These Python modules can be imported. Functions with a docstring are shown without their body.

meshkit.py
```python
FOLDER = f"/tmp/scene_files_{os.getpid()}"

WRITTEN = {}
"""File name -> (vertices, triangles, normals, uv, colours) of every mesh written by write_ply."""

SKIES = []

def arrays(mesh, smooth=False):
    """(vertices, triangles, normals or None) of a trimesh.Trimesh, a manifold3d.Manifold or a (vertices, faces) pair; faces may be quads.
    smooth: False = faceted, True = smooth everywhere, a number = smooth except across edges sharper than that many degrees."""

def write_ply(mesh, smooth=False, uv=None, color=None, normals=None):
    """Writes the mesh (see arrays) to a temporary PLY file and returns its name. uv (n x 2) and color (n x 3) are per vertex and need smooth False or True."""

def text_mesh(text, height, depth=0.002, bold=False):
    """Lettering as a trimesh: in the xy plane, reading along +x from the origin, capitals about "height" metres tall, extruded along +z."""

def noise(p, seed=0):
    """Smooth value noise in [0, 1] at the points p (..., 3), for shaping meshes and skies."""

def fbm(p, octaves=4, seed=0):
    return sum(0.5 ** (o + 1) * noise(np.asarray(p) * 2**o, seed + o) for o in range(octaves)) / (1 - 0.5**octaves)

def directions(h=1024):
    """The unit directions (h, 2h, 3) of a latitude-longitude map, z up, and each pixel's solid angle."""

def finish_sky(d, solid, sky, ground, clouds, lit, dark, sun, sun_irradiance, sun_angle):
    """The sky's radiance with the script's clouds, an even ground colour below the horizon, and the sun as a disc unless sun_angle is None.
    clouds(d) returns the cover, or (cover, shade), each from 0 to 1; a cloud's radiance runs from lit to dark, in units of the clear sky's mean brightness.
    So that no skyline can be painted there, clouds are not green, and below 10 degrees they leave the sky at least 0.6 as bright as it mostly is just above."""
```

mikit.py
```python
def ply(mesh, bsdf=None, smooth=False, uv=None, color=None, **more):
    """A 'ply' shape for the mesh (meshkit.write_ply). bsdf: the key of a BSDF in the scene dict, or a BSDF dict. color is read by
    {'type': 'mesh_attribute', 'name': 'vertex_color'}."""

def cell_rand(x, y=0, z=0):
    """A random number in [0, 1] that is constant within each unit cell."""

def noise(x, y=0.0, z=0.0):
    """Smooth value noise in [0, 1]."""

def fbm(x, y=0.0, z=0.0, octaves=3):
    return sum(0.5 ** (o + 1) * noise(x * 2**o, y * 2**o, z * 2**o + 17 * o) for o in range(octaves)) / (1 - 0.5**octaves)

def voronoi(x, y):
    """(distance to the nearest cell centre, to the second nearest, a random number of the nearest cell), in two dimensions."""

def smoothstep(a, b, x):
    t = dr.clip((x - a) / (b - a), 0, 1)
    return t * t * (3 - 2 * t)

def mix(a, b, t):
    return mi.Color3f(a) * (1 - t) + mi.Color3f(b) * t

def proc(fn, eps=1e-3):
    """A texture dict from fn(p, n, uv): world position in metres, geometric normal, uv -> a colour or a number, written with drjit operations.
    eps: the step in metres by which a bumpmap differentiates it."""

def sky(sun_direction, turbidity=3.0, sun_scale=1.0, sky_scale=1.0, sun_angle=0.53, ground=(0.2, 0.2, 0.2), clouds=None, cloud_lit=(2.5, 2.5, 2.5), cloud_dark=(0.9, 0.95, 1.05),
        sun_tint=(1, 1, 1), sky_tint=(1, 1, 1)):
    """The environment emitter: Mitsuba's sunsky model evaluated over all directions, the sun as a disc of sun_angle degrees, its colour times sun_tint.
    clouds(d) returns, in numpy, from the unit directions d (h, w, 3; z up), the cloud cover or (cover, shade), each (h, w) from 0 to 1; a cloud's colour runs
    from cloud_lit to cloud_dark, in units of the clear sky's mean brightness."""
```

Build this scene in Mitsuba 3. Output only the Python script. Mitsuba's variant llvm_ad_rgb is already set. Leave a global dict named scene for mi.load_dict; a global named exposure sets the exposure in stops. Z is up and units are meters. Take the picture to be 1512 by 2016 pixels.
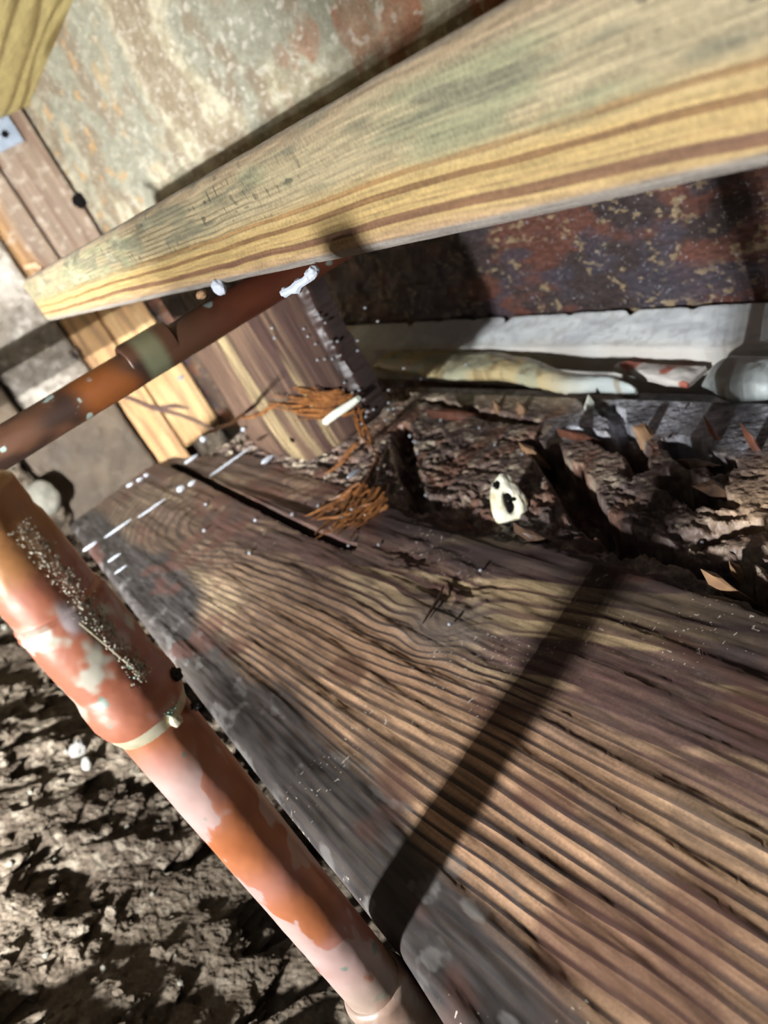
import math, random
import numpy as np, trimesh, drjit as dr, mitsuba as mi, mikit, meshkit
from mikit import proc, noise, fbm, smoothstep, mix, cell_rand
T = mi.ScalarTransform4f
random.seed(7); rng = np.random.default_rng(7)
scene, labels = {'type': 'scene'}, {}

# ------------------------------------------------------------------ camera, light, exposure
# frame of the crawl space: x = w (across the joists), y = a (along the joists), z = u (up) + Z0; camera at w = a = u = 0
Z0 = 0.65
B = np.array([[0.4446, 0.7947, 0.4132], [-0.5164, -0.1495, 0.8432], [0.7319, -0.5883, 0.3439]])   # rows w, a, u; columns right, down, ahead
EYE = np.array([0, 0, Z0])
scene['camera'] = {'type': 'thinlens', 'fov': 2 * math.degrees(math.atan(0.5)), 'fov_axis': 'x', 'aperture_radius': 0.00075, 'focus_distance': 0.215,
                   'near_clip': 0.005, 'far_clip': 20.0,
                   'to_world': T().look_at(origin=EYE.tolist(), target=(EYE + B[:, 2]).tolist(), up=(-B[:, 1]).tolist())}
LAMP = np.array([0.034, 0.070, -0.36 + Z0])                    # a torch with a cluster of LEDs, held low, its beam towards the far end
def led(key, aim, off, power, beam, cutoff):
    aim = np.array(aim) / np.linalg.norm(aim); side = np.cross(aim, [0, 0, 1.0]); side /= np.linalg.norm(side); o = LAMP + side * off[0] + np.cross(side, aim) * off[1]
    scene[key] = {'type': 'spot', 'intensity': {'type': 'rgb', 'value': [power * c for c in (0.97, 0.985, 1.0)]}, 'beam_width': beam, 'cutoff_angle': cutoff,
                  'to_world': T().look_at(origin=o.tolist(), target=(o + aim).tolist(), up=[0.3, 0.1, 1])}
for k in range(13):
    r, t = (0.018 * math.sqrt((k + .5) / 13), k * 2.39996)
    led(f'torch_led_{k+1:03d}', (.12, .55, .55), (r * math.cos(t), r * math.sin(t)), 0.0112, 50, 100)
for k in range(3):
    t = k * 2.0944
    led(f'torch_spot_{k+1:03d}', (.05, 1.24, .62), (0.008 * math.cos(t), 0.008 * math.sin(t)), 0.36, 8, 34)
scene['daylight'] = {'type': 'constant', 'radiance': {'type': 'rgb', 'value': [.008, .0083, .0088]}}     # faint daylight from the open end of the crawl space behind the viewer
exposure = 3.75

# ------------------------------------------------------------------ helpers
def ray(x, y): return B @ np.array([(x - 756) / 1512., (y - 1008) / 1512., 1.])
def on(x, y, k, v):                                   # the point of a known plane (w, a or u = v) seen at a measured place
    r = ray(x, y); return r * (v / r[k])
def Wd(p): return np.asarray(p, float) + np.array([0, 0, Z0])
def add(key, mesh, mat, label=None, cat=None, group=None, kind=None, smooth=40, **more):
    if key in scene:
        n = 1
        while f'{key}_{n:03d}' in scene: n += 1
        key = f'{key}_{n:03d}'
    scene[key] = mikit.ply(mesh, mat, smooth=smooth, **more)
    d = {a: b for a, b in (('label', label), ('category', cat), ('group', group), ('kind', kind)) if b}
    if d: labels[key] = d
    return key
def thing(key, label, cat, group=None):
    base, n = key, 0
    while key in labels: n += 1; key = f'{base}_{n:03d}'
    labels[key] = {'label': label, 'category': cat, **({'group': group} if group else {})}
    return key
def S(h):
    v = np.array([int(h[i:i + 2], 16) for i in (0, 2, 4)]) / 255.
    return tuple(float(x) for x in np.where(v < .04045, v / 12.92, ((v + .055) / 1.055) ** 2.4))
def solid(F, back):
    """closed solid: front grid F (n, m, 3), flat back reached by moving the border to back(points)"""
    n, m = F.shape[:2]
    V = F.reshape(-1, 3); I = np.arange(n * m).reshape(n, m)
    q = np.stack([I[:-1, :-1], I[1:, :-1], I[1:, 1:], I[:-1, 1:]], -1).reshape(-1, 4)
    f = [q[:, [0, 1, 2]], q[:, [0, 2, 3]]]
    loop = np.concatenate([I[0, :-1], I[:-1, -1], I[-1, :0:-1], I[:0:-1, 0]])
    bk = back(V[loop]); c = bk.mean(0); L = len(loop); b = n * m + np.arange(L); bn = np.roll(b, -1); ln = np.roll(loop, -1)
    f += [np.stack([loop, ln, bn], -1), np.stack([loop, bn, b], -1), np.stack([b, bn, np.full(L, n * m + L)], -1)]
    M = trimesh.Trimesh(np.vstack([V, bk, c]), np.vstack(f), process=False)
    if M.volume < 0: M.invert()
    return M
def to_w(w0): return lambda p: np.column_stack([np.full(len(p), w0), p[:, 1], p[:, 2]])
def to_u(u0): return lambda p: np.column_stack([p[:, 0], p[:, 1], np.full(len(p), u0 + Z0)])
def to_a(a0): return lambda p: np.column_stack([p[:, 0], np.full(len(p), a0), p[:, 2]])
def nz(w, a, u, s, seed=0, oct=4): return meshkit.fbm(np.stack(np.broadcast_arrays(np.asarray(w) * s[0], np.asarray(a) * s[1], np.asarray(u) * s[2]), -1), oct, seed)
def seg_dist(P, pts):
    """distance of the points P (..., 2) to a polyline of rows (x, y, half width) minus the width there"""
    best = np.full(P.shape[:-1], 1e9)
    for p, q in zip(pts[:-1], pts[1:]):
        p, q = np.array(p, float), np.array(q, float); d = q[:2] - p[:2]
        t = np.clip(((P - p[:2]) @ d) / (d @ d), 0, 1)
        best = np.minimum(best, np.linalg.norm(P - p[:2] - t[..., None] * d, axis=-1) - (p[2] + t * (q[2] - p[2])))
    return best
def tube(pts, rad, n=8):
    p = np.asarray(pts, float); rad = np.broadcast_to(rad, (len(p),)); t = np.gradient(p, axis=0); t /= np.linalg.norm(t, axis=1, keepdims=True)
    ref = np.array([0.31, 0.2, 0.93]) if abs(t[0] @ [0.31, 0.2, 0.93]) < .8 else np.array([1., 0, 0])
    x = np.cross(t, ref); x /= np.linalg.norm(x, axis=1, keepdims=True); y = np.cross(t, x)
    th = np.arange(n) * 2 * np.pi / n
    V = p[:, None] + rad[:, None, None] * (np.cos(th)[None, :, None] * x[:, None] + np.sin(th)[None, :, None] * y[:, None])
    k = len(p); I = np.arange(k * n).reshape(k, n); J = np.roll(I, -1, 1)
    f = np.vstack([np.stack([I[:-1], J[:-1], J[1:]], -1).reshape(-1, 3), np.stack([I[:-1], J[1:], I[1:]], -1).reshape(-1, 3),
                   [[I[0, 0], I[0, i + 1], I[0, i]] for i in range(1, n - 1)], [[I[-1, 0], I[-1, i], I[-1, i + 1]] for i in range(1, n - 1)]])
    M = trimesh.Trimesh(V.reshape(-1, 3), f, process=False)
    if M.volume < 0: M.invert()
    return M
def lathe(axis0, axis1, prof, n=64, bump=0.0, seed=0):
    """surface of revolution about the segment; prof rows (fraction along, radius)"""
    a0, a1 = np.array(axis0, float), np.array(axis1, float); t = (a1 - a0) / np.linalg.norm(a1 - a0)
    x = np.cross(t, [0.1, 0.2, 1.0]); x /= np.linalg.norm(x); y = np.cross(t, x)
    prof = np.array(prof, float); th = np.arange(n) * 2 * np.pi / n
    D = np.cos(th)[:, None] * x + np.sin(th)[:, None] * y
    V = (a0 + prof[:, :1] * (a1 - a0))[:, None] + prof[:, 1][:, None, None] * D[None]
    if bump: V = V + bump * (meshkit.fbm(V * 160, 3, seed) - .5)[..., None] * D[None]
    k = len(prof); I = np.arange(k * n).reshape(k, n); J = np.roll(I, -1, 1)
    f = np.vstack([np.stack([I[:-1], J[:-1], J[1:]], -1).reshape(-1, 3), np.stack([I[:-1], J[1:], I[1:]], -1).reshape(-1, 3),
                   [[I[0, 0], I[0, i + 1], I[0, i]] for i in range(1, n - 1)], [[I[-1, 0], I[-1, i], I[-1, i + 1]] for i in range(1, n - 1)]])
    M = trimesh.Trimesh(V.reshape(-1, 3), f, process=False)
    if M.volume < 0: M.invert()
    return M
def lump(c, size, amp=.35, freq=1.5, seed=0, sub=3, rot=None):
    """an irregular clod: a displaced sphere with half sizes size"""
    s = trimesh.creation.icosphere(subdivisions=sub); v = np.array(s.vertices)
    v = v * (1 + amp * (2 * meshkit.fbm(v * freq + seed * 3.7, 4, seed) - 1))[:, None] * np.asarray(size)
    if rot is not None: v = v @ np.asarray(rot).T
    return trimesh.Trimesh(v + Wd(c), s.faces, process=False)
def shard(pts, thick, nrm, seed=0):
    """a flat chip: outline points (3-D), with an uneven thickness and a ridge in the middle"""
    p = np.array(pts, float); n = np.array(nrm, float); n /= np.linalg.norm(n); c = p.mean(0); r = np.random.default_rng(seed)
    mid = c + .55 * (p - c) + n * thick * r.uniform(.6, 1.1, (len(p), 1)); low = p - n * thick * .6
    k = len(p); V = np.vstack([p, mid, c + n * thick, low, c - n * thick * .8]); i = np.arange(k); j = (i + 1) % k
    f = np.vstack([np.stack([i, j, k + j], -1), np.stack([i, k + j, k + i], -1), np.stack([k + i, k + j, 0 * i + 2 * k], -1),
                   np.stack([j, i, 2 * k + 1 + i], -1), np.stack([j, 2 * k + 1 + i, 2 * k + 1 + j], -1), np.stack([2 * k + 1 + j, 2 * k + 1 + i, 0 * i + 3 * k + 1], -1)])
    M = trimesh.Trimesh(V, f, process=False)
    if M.volume < 0: M.invert()
    return M
def mat(key, color, rough=.75, spec=.35, bump=None, height=.001, eps=5e-4, metallic=0., **more):
    c = proc(color) if callable(color) else {'type': 'rgb', 'value': list(S(color) if isinstance(color, str) else color)}
    b = {'type': 'principled', 'base_color': c, 'roughness': proc(rough) if callable(rough) else rough, 'specular': spec, 'metallic': metallic, **more}
    if bump is not None: b = {'type': 'bumpmap', 'tex': proc(bump, eps), 'scale': height, 'bsdf': b}
    scene[key] = {'type': 'twosided', 'bsdf': b}
    return key

# ------------------------------------------------------------------ materials (w, a, u from the world point)
KNOT = (on(880, 1225, 0, .177)[1], on(880, 1225, 0, .177)[2])
def beam_ring(p):
    w, a, u = p.x, p.y, p.z - Z0
    uu = u + .020 * (a - .2) + .012 * (noise(a * 6, u * 14, 3) - .5) + .004 * (noise(a * 22, u * 50, 9) - .5)
    d = dr.abs(.050 - .16 * (a - .12)) * .6 + .010
    d = dr.select(a > .44, .02 + .30 * (a - .44), d)
    v = uu - .152 + .05 * smoothstep(.42, .6, a)
    ka, ku = (a - KNOT[0]) / .030, (u - KNOT[1]) / .016; v = v + .010 * dr.exp(-(ka * ka + ku * ku)) * (1 + .6 * dr.sin(a * 160))
    R = dr.sqrt(v * v + d * d); R = R - .036 * (1 - dr.exp(-R / .042))
    return R / .0036 + 1.6 * (noise(a * 3, u * 26, 5) - .5)
def beam_grain(p, n, uv):
    ph = beam_ring(p); t = ph - dr.floor(ph)
    late = smoothstep(.35, .8, t) * (1 - smoothstep(.86, 1., t))
    fib = noise(p.y * 60, (p.z) * 900, 2)
    return late * .25 + fib * .6
def beam_col(p, n, uv):
    w, a, u = p.x, p.y, p.z - Z0
    ph = beam_ring(p); t = ph - dr.floor(ph); k = dr.floor(ph)
    wid = .12 + .36 * cell_rand(k, 3, 7) * (1 + .5 * smoothstep(.09, .13, u))
    late = smoothstep(.78 - wid, .90 - .4 * wid, t) * (1 - smoothstep(.92, 1., t))
    big = fbm(a * 14, u * 34, 1, 3); fine = noise(a * 110, u * 1500, 4); mid = fbm(a * 45, u * 160, 6, 3)
    tan = mix(S('b3976f'), S('98785a'), smoothstep(.35, .65, noise(a * 20, u * 40, 8)))
    tan = mix(tan, S('b28660'), smoothstep(.045, .015, dr.abs(u - .055)) * smoothstep(.40, .25, a) * .8)
    tan = mix(tan, S('ab8f62'), smoothstep(.095, .125, u) * smoothstep(.36, .26, a) * .8)
    dark = mix(S('42332d'), S('573832'), smoothstep(.08, .12, u))
    c = mix(tan, dark, dr.clip(late * (.6 + .7 * big), 0, 1))
    patch = smoothstep(.52, .58, fbm(a * 11, u * 62 + 3 + 14 * a, 4, 3)) * smoothstep(.075, .10, u); c = mix(c, mix(S('64433a'), S('524042'), mid), patch * .85)
    c = mix(c, S('5d4a40'), smoothstep(.5, .68, mid) * .4)
    ka, ku = (a - KNOT[0]) / .022, (u - KNOT[1]) / .013; kn = dr.exp(-(ka * ka + ku * ku)); c = mix(c, mix(S('8d8072'), S('6b5d52'), mid), dr.clip(kn * 1.1 * (.4 + noise(a * 120, u * 200, 4)), 0, .8))
    sub = noise(a * 5, u * 1100, 12); c = c * (.62 + .34 * fine + .42 * sub)
    c = mix(c, mi.Color3f(mi.luminance(c)), .17) * (.76 + .28 * noise(a * 1600, u * 1600, w * 1600))
    wet = smoothstep(.34, .52, a + .18 * (big - .5))                                     # soaked far end
    c = mix(c, S('43362f'), wet * .62) * (1 - .25 * wet)
    edge = smoothstep(.036, .022, u - .024 * (noise(a * 25, u * 30, 6) - .5) - .02 * smoothstep(.2, .5, a))      # black weathered strip along the lower edge
    c = mix(c, mix(S('211f1f'), S('3d3a39'), noise(a * 90, u * 700, 1)), edge * .94)
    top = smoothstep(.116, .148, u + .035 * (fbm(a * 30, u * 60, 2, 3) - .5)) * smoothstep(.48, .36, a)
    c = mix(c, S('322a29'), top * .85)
    blot = smoothstep(.57, .69, fbm(a * 26, u * 52, 11, 3)); c = mix(c, S('50342c'), blot * .6)
    sp = smoothstep(.88, .93, noise(a * 900, u * 900, 3)) * smoothstep(.6, .75, noise(a * 40, u * 40, 5))
    c = mix(c, S('b3aa9a'), sp * .6)
    chalk = smoothstep(.62, .76, fbm(a * 70, u * 160, 13, 4)) * smoothstep(.055, .02, u); c = mix(c, S('7d7a76'), chalk * .35)
    return c
mat('m_beam', beam_col, lambda p, n, uv: .72 - .3 * smoothstep(.4, .6, p.y), .25, beam_grain, .00018)

def joist_s(p):
    a = p.y; return (p.x - (-.0028 - .027 * a)) / .0353
def joist_col(p, n, uv):
    a = p.y; s = joist_s(p) + .05 * (noise(a * 7, 3, 1) - .5) + .012 * (noise(a * 60, 5, 1) - .5)
    hz = .07 * (p.z - Z0 - .104) / .0353                                                    # grain also on the sides
    s = s + hz * 4 + .65 * dr.clip(a - .15, -.1, 0)
    fine = noise(a * 90, s * 60, 2); big = fbm(a * 16, s * 3, 1, 3); mid = fbm(a * 55, s * 9, 4, 3)
    base = mix(S('b8a578'), S('c9a65a'), smoothstep(.40, .62, s)); base = mix(base, S('bf9a68'), smoothstep(.80, .9, s))
    base = mix(base, S('b0966f'), smoothstep(.20, .04, s))
    def band(c, wdt): return smoothstep(wdt, wdt * .55, dr.abs(s - c - .02 * (noise(a * 12, c * 70, 7) - .5)))
    c = base
    brn = mix(S('80553a'), S('93673c'), noise(a * 30, s * 20, 2))
    c = mix(c, brn, 1.0 * band(.795, .036)); c = mix(c, S('8d6230'), .9 * band(.642, .026)); c = mix(c, S('a87836'), .8 * band(.53, .022))
    c = mix(c, S('b58a52'), .55 * band(.73, .008)); c = mix(c, S('9a6f48'), .6 * band(.93, .015))
    far = smoothstep(.16, .34, a)
    tt = s * 21 + .9 * noise(a * 9, s * 6, 3); fr = tt - dr.floor(tt)
    lines = smoothstep(.45, .7, fr) * (1 - smoothstep(.85, 1, fr)) * smoothstep(.62, .5, s) * smoothstep(.06, .14, s)
    c = mix(c, S('6e5a37'), lines * (.18 + .65 * far) * (.5 + .8 * mid))
    mould = smoothstep(.46, .62, big * .65 + mid * .35) * smoothstep(.62, .42, s) * smoothstep(.04, .16, s)
    c = mix(c, S('98966c'), mould * .9)
    gry = smoothstep(.52, .66, fbm(a * 34, s * 8, 9, 3)) * smoothstep(.55, .4, s); c = mix(c, S('7f7a5e'), gry * .75)
    dots = smoothstep(.74, .9, noise(a * 420, s * 16, 6)) * smoothstep(.45, .7, noise(a * 30, s * 4, 1)); c = mix(c, S('4a4534'), dots * .7 * smoothstep(.6, .4, s))
    pale = smoothstep(.6, .75, fbm(a * 40, s * 7, 14, 3)) * smoothstep(.2, .5, a); c = mix(c, S('c6c49c'), pale * .5 * smoothstep(.65, .45, s))
    c = mix(c, S('9a948c'), .9 * smoothstep(.90, .94, joist_s(p)) + .5 * smoothstep(.05, .0, joist_s(p)))
    return mix(c, mi.Color3f(mi.luminance(c)), .18) * (.27 + .20 * fine + .15 * noise(a * 1500, p.x * 1500, p.z * 1500))
mat('m_joist', joist_col, .7, .3, lambda p, n, uv: noise(p.y * 140, joist_s(p) * 60, 1) * .6 + .4 * fbm(p.x * 900, p.y * 900, p.z * 900, 2), .0004)
def joist2_col(p, n, uv):
    w, a = p.x, p.y; s = p.z - Z0 + w
    t = s * 42 + 1.5 * noise(a * 5, s * 40, 2); fr = t - dr.floor(t)
    c = mix(S('b0a06c'), S('7c6a42'), smoothstep(.4, .75, fr) * (1 - smoothstep(.8, 1, fr)))
    return c * (.8 + .4 * noise(a * 60, s * 500, 3))
mat('m_joist_olive', joist2_col, .75, .25)

def ceil_left(p, n, uv):
    w, a = p.x, p.y
    b = fbm(w * 22, a * 22, 3, 4); f = fbm(w * 130, a * 70, 9, 3); g = fbm(w * 9, a * 9, 5, 3)
    c = mix(S('a0967c'), S('c0b89f'), smoothstep(.35, .65, f)); c = mix(c, S('87887a'), smoothstep(.45, .62, g) * .7)
    c = mix(c, S('84735e'), smoothstep(.52, .66, b) * .7)
    red = smoothstep(.62, .40, a + .35 * (b - .5)) * smoothstep(.44, .58, fbm(w * 45, a * 45, 17, 3)); c = mix(c, S('9a5a3d'), red * .8)
    pale = smoothstep(.60, .72, fbm(w * 230, a * 150, 21, 4)); c = mix(c, S('d3cdbd'), pale * .5)
    ora = smoothstep(.66, .74, fbm(w * 60, a * 40, 31, 3)) * smoothstep(.8, 1.1, a); c = mix(c, S('c79a5c'), ora * .6)
    return c * (.72 + .28 * noise(w * 700, a * 700, 2))
mat('m_ceiling_mould', ceil_left, .8, .25, lambda p, n, uv: fbm(p.x * 200, p.y * 200, 0, 3), .002)
def ceil_right(p, n, uv):
    w, a = p.x, p.y
    b = fbm(w * 60, a * 22, 3, 4); f = fbm(w * 300, a * 190, 9, 4)
    c = mix(S('3f3534'), S('664339'), smoothstep(.44, .62, b)); c = mix(c, S('454048'), smoothstep(.48, .62, fbm(w * 60, a * 26, 8, 3)) * .8)
    c = mix(c, S('988568'), smoothstep(.58, .70, f) * smoothstep(.45, .58, fbm(w * 40, a * 40, 15, 3)) * .85)
    c = mix(c, S('b9bcc4'), smoothstep(.88, .93, noise(w * 720, a * 720, 5)) * .4)
    return c * (.7 + .6 * noise(w * 800, a * 300, 2))
mat('m_ceiling_red', ceil_right, .5, .4, lambda p, n, uv: fbm(p.x * 200, p.y * 100, 0, 3), .002)

def block_col(p, n, uv):
    w, a, u = p.x, p.y, p.z - Z0
    s = a + .05 * (w - .1) + .012 * (noise(w * 12, a * 30, 1) - .5); f = noise(w * 40, s * 420, 2); g = noise(w * 9, s * 55, 6)
    c = mix(S('6d5646'), S('4a3630'), smoothstep(.4, .65, g)); c = mix(c, S('3f2e2a'), smoothstep(.35, .15, g) * .7)
    st = smoothstep(.022, .008, dr.abs(s - .525 - .01 * (f - .5))) + smoothstep(.012, .004, dr.abs(s - .432)) * smoothstep(.08, .12, w) + .8 * smoothstep(.012, .004, dr.abs(s - .48)) * smoothstep(.11, .14, w)
    c = mix(c, S('a8946e'), dr.clip(st, 0, 1) * (.1 + .55 * f + .5 * noise(w * 25, s * 260, 9)))
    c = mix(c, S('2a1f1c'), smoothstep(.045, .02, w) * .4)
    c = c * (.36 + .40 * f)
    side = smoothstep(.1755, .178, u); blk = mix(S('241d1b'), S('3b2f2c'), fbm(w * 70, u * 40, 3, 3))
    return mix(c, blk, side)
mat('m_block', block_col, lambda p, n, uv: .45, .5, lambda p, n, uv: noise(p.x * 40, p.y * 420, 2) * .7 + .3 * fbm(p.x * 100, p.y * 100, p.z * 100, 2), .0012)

def rot_col(p, n, uv):
    w, a, u = p.x, p.y, p.z - Z0
    b = fbm(a * 34, u * 50, w * 30, 4); f = fbm(a * 130, u * 190, w * 90, 3); g = fbm(a * 70, u * 26, 8, 3)
    c = mix(S('544844'), S('6c5a50'), smoothstep(.4, .6, b)); c = mix(c, S('a99c88'), smoothstep(.52, .66, f) * (.85 - .4 * smoothstep(.5, .2, a)))
    c = mix(c, S('6b4532'), smoothstep(.58, .68, g) * .5); c = mix(c, S('3a2e2b'), smoothstep(.44, .34, f) * .6)
    upper = smoothstep(.255, .27, u) * smoothstep(.28, .34, a); c = mix(c, mix(S('8a7c6d'), S('b3a48e'), f), upper * .55)
    slate = smoothstep(.232, .248, u - .03 * (b - .5)) * smoothstep(.335, .30, a + .05 * (b - .5)); c = mix(c, mix(S('5c5e64'), S('a3a5ac'), smoothstep(.35, .65, fbm(a * 90, u * 50, 4, 3))), slate * .9)
    beige = smoothstep(.195, .165, a + .05 * (b - .5)) * smoothstep(.175, .20, u); c = mix(c, mix(S('9a8068'), S('bb9e80'), f), beige * .8)
    return c * (.65 + .5 * noise(a * 500, u * 700, 3) + .5 * noise(a * 1300, u * 1300, 5))
mat('m_rot', rot_col, lambda p, n, uv: .5 - .25 * smoothstep(.3, .42, p.y), .45, lambda p, n, uv: fbm(p.y * 320, p.z * 420, p.x * 300, 4), .0020)
mat('m_chip_red', lambda p, n, uv: mix(S('472a20'), S('6c4230'), noise(p.y * 200, p.z * 900, p.x * 200)), .6)
mat('m_chip_tan', lambda p, n, uv: mix(S('715540'), S('947454'), noise(p.y * 200, p.z * 900, p.x * 200)), .6)
mat('m_chip_dark', lambda p, n, uv: mix(S('2c211d'), S('56402f'), noise(p.y * 200, p.z * 900, p.x * 200)), .45, .5)
mat('m_chip_wet', lambda p, n, uv: mix(S('4a2c1b'), S('87582f'), noise(p.y * 300, p.z * 300, p.x * 300)), .28, .55)
mat('m_pale', 'cfd3c4', .6)

def strip_col(p, n, uv):
    w, a, u = p.x, p.y, p.z - Z0
    c = mix(S('e2e6e6'), S('cfd3d6'), smoothstep(.45, .65, fbm(a * 40, u * 60, 2, 3)))
    c = mix(c, S('9a948c'), smoothstep(.70, .80, noise(a * 260, u * 300, 4)) * .22)
    c = mix(c, S('b98d58'), smoothstep(.655, .70, a + .01 * fbm(a * 100, u * 100, 1, 2)) * .8)
    return mix(c, S('b39a72'), smoothstep(.326, .318, u + .004 * noise(a * 60, 1, 2)) * .35)
mat('m_strip', strip_col, .6, .35, lambda p, n, uv: fbm(p.y * 300, p.z * 300, 0, 3), .0006)
def seal_col(p, n, uv):
    a, u = p.y, p.z - Z0
    c = mix(S('b9b79a'), S('cbb88a'), smoothstep(.4, .6, fbm(a * 50, u * 60, 3, 3))); c = mix(c, S('b9c2c0'), smoothstep(.37, .31, a))
    return mix(c, S('8b7350'), smoothstep(.64, .75, fbm(a * 120, u * 160, 8, 3)) * .6)
mat('m_sealant', seal_col, .4, .5, lambda p, n, uv: fbm(p.y * 250, p.z * 250, 0, 3), .0008)
mat('m_pink', lambda p, n, uv: mix(S('d5cfc8'), S('b06a58'), smoothstep(.5, .66, fbm(p.y * 120, p.z * 120, 3, 3))), .6)

def sill_col(p, n, uv):
    w, a, u = p.x, p.y, p.z - Z0
    f = noise(w * 14, u * 420, 2); g = fbm(w * 18, u * 50, 7, 3)
    c = mix(S('d0a768'), S('c29458'), smoothstep(.35, .65, g)); lft = smoothstep(.02, -.04, w)
    c = mix(c, mix(S('8c7860'), S('806a58'), g), lft); c = mix(c, S('98703c'), lft * smoothstep(.245, .225, u + .02 * (g - .5)) * .9)
    c = mix(c, S('6e4a34'), smoothstep(.56, .7, noise(w * 8, u * 180, 9)) * .45)
    c = mix(c, S('b5aa98'), smoothstep(.56, .74, fbm(w * 110, u * 90, 4, 4)) * lft * .35)
    return mix(c, mi.Color3f(mi.luminance(c)), .18) * (.82 + .36 * f)
mat('m_sill', sill_col, .75, .25)
def conc_col(p, n, uv):
    w, a, u = p.x, p.y, p.z - Z0
    b = fbm(w * 16, u * 16, 2, 4); f = fbm(w * 110, u * 110, 5, 3)
    c = mix(S('a29a8e'), S('8d8478'), smoothstep(.4, .62, b)); c = mix(c, S('bdb6aa'), smoothstep(.58, .72, f) * .7); c = mix(c, S('6c6256'), smoothstep(.42, .3, f) * .6)
    brown = smoothstep(.12, .17, w) + smoothstep(.098, .085, u); c = mix(c, mix(S('6d5c48'), S('50473e'), b * 1.2), dr.clip(brown, 0, 1) * .92)
    return c
mat('m_masonry', conc_col, .85, .2, lambda p, n, uv: fbm(p.x * 160, p.z * 160, 0, 3), .003)
def dirt_col(p, n, uv):
    b = fbm(p.x * 14, p.y * 14, p.z * 14, 3); f = fbm(p.x * 140, p.y * 140, p.z * 140, 3); h = noise(p.x * 700, p.y * 700, p.z * 700)
    c = mix(S('766c60'), S('574e45'), smoothstep(.38, .62, b)); c = mix(c, S('8b8377'), smoothstep(.55, .7, f) * .7); c = mix(c, S('3f352c'), smoothstep(.42, .32, f) * .6)
    return c * mi.Color3f(1.0, .96, .90) * (.62 + .45 * h)
mat('m_dirt', dirt_col, .95, .1, lambda p, n, uv: fbm(p.x * 260, p.y * 260, p.z * 260, 3), .004)
mat('m_stone', lambda p, n, uv: mix(S('8f8c80'), S('6b675c'), fbm(p.x * 150, p.y * 150, p.z * 150, 3)), .85, .2)
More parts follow.
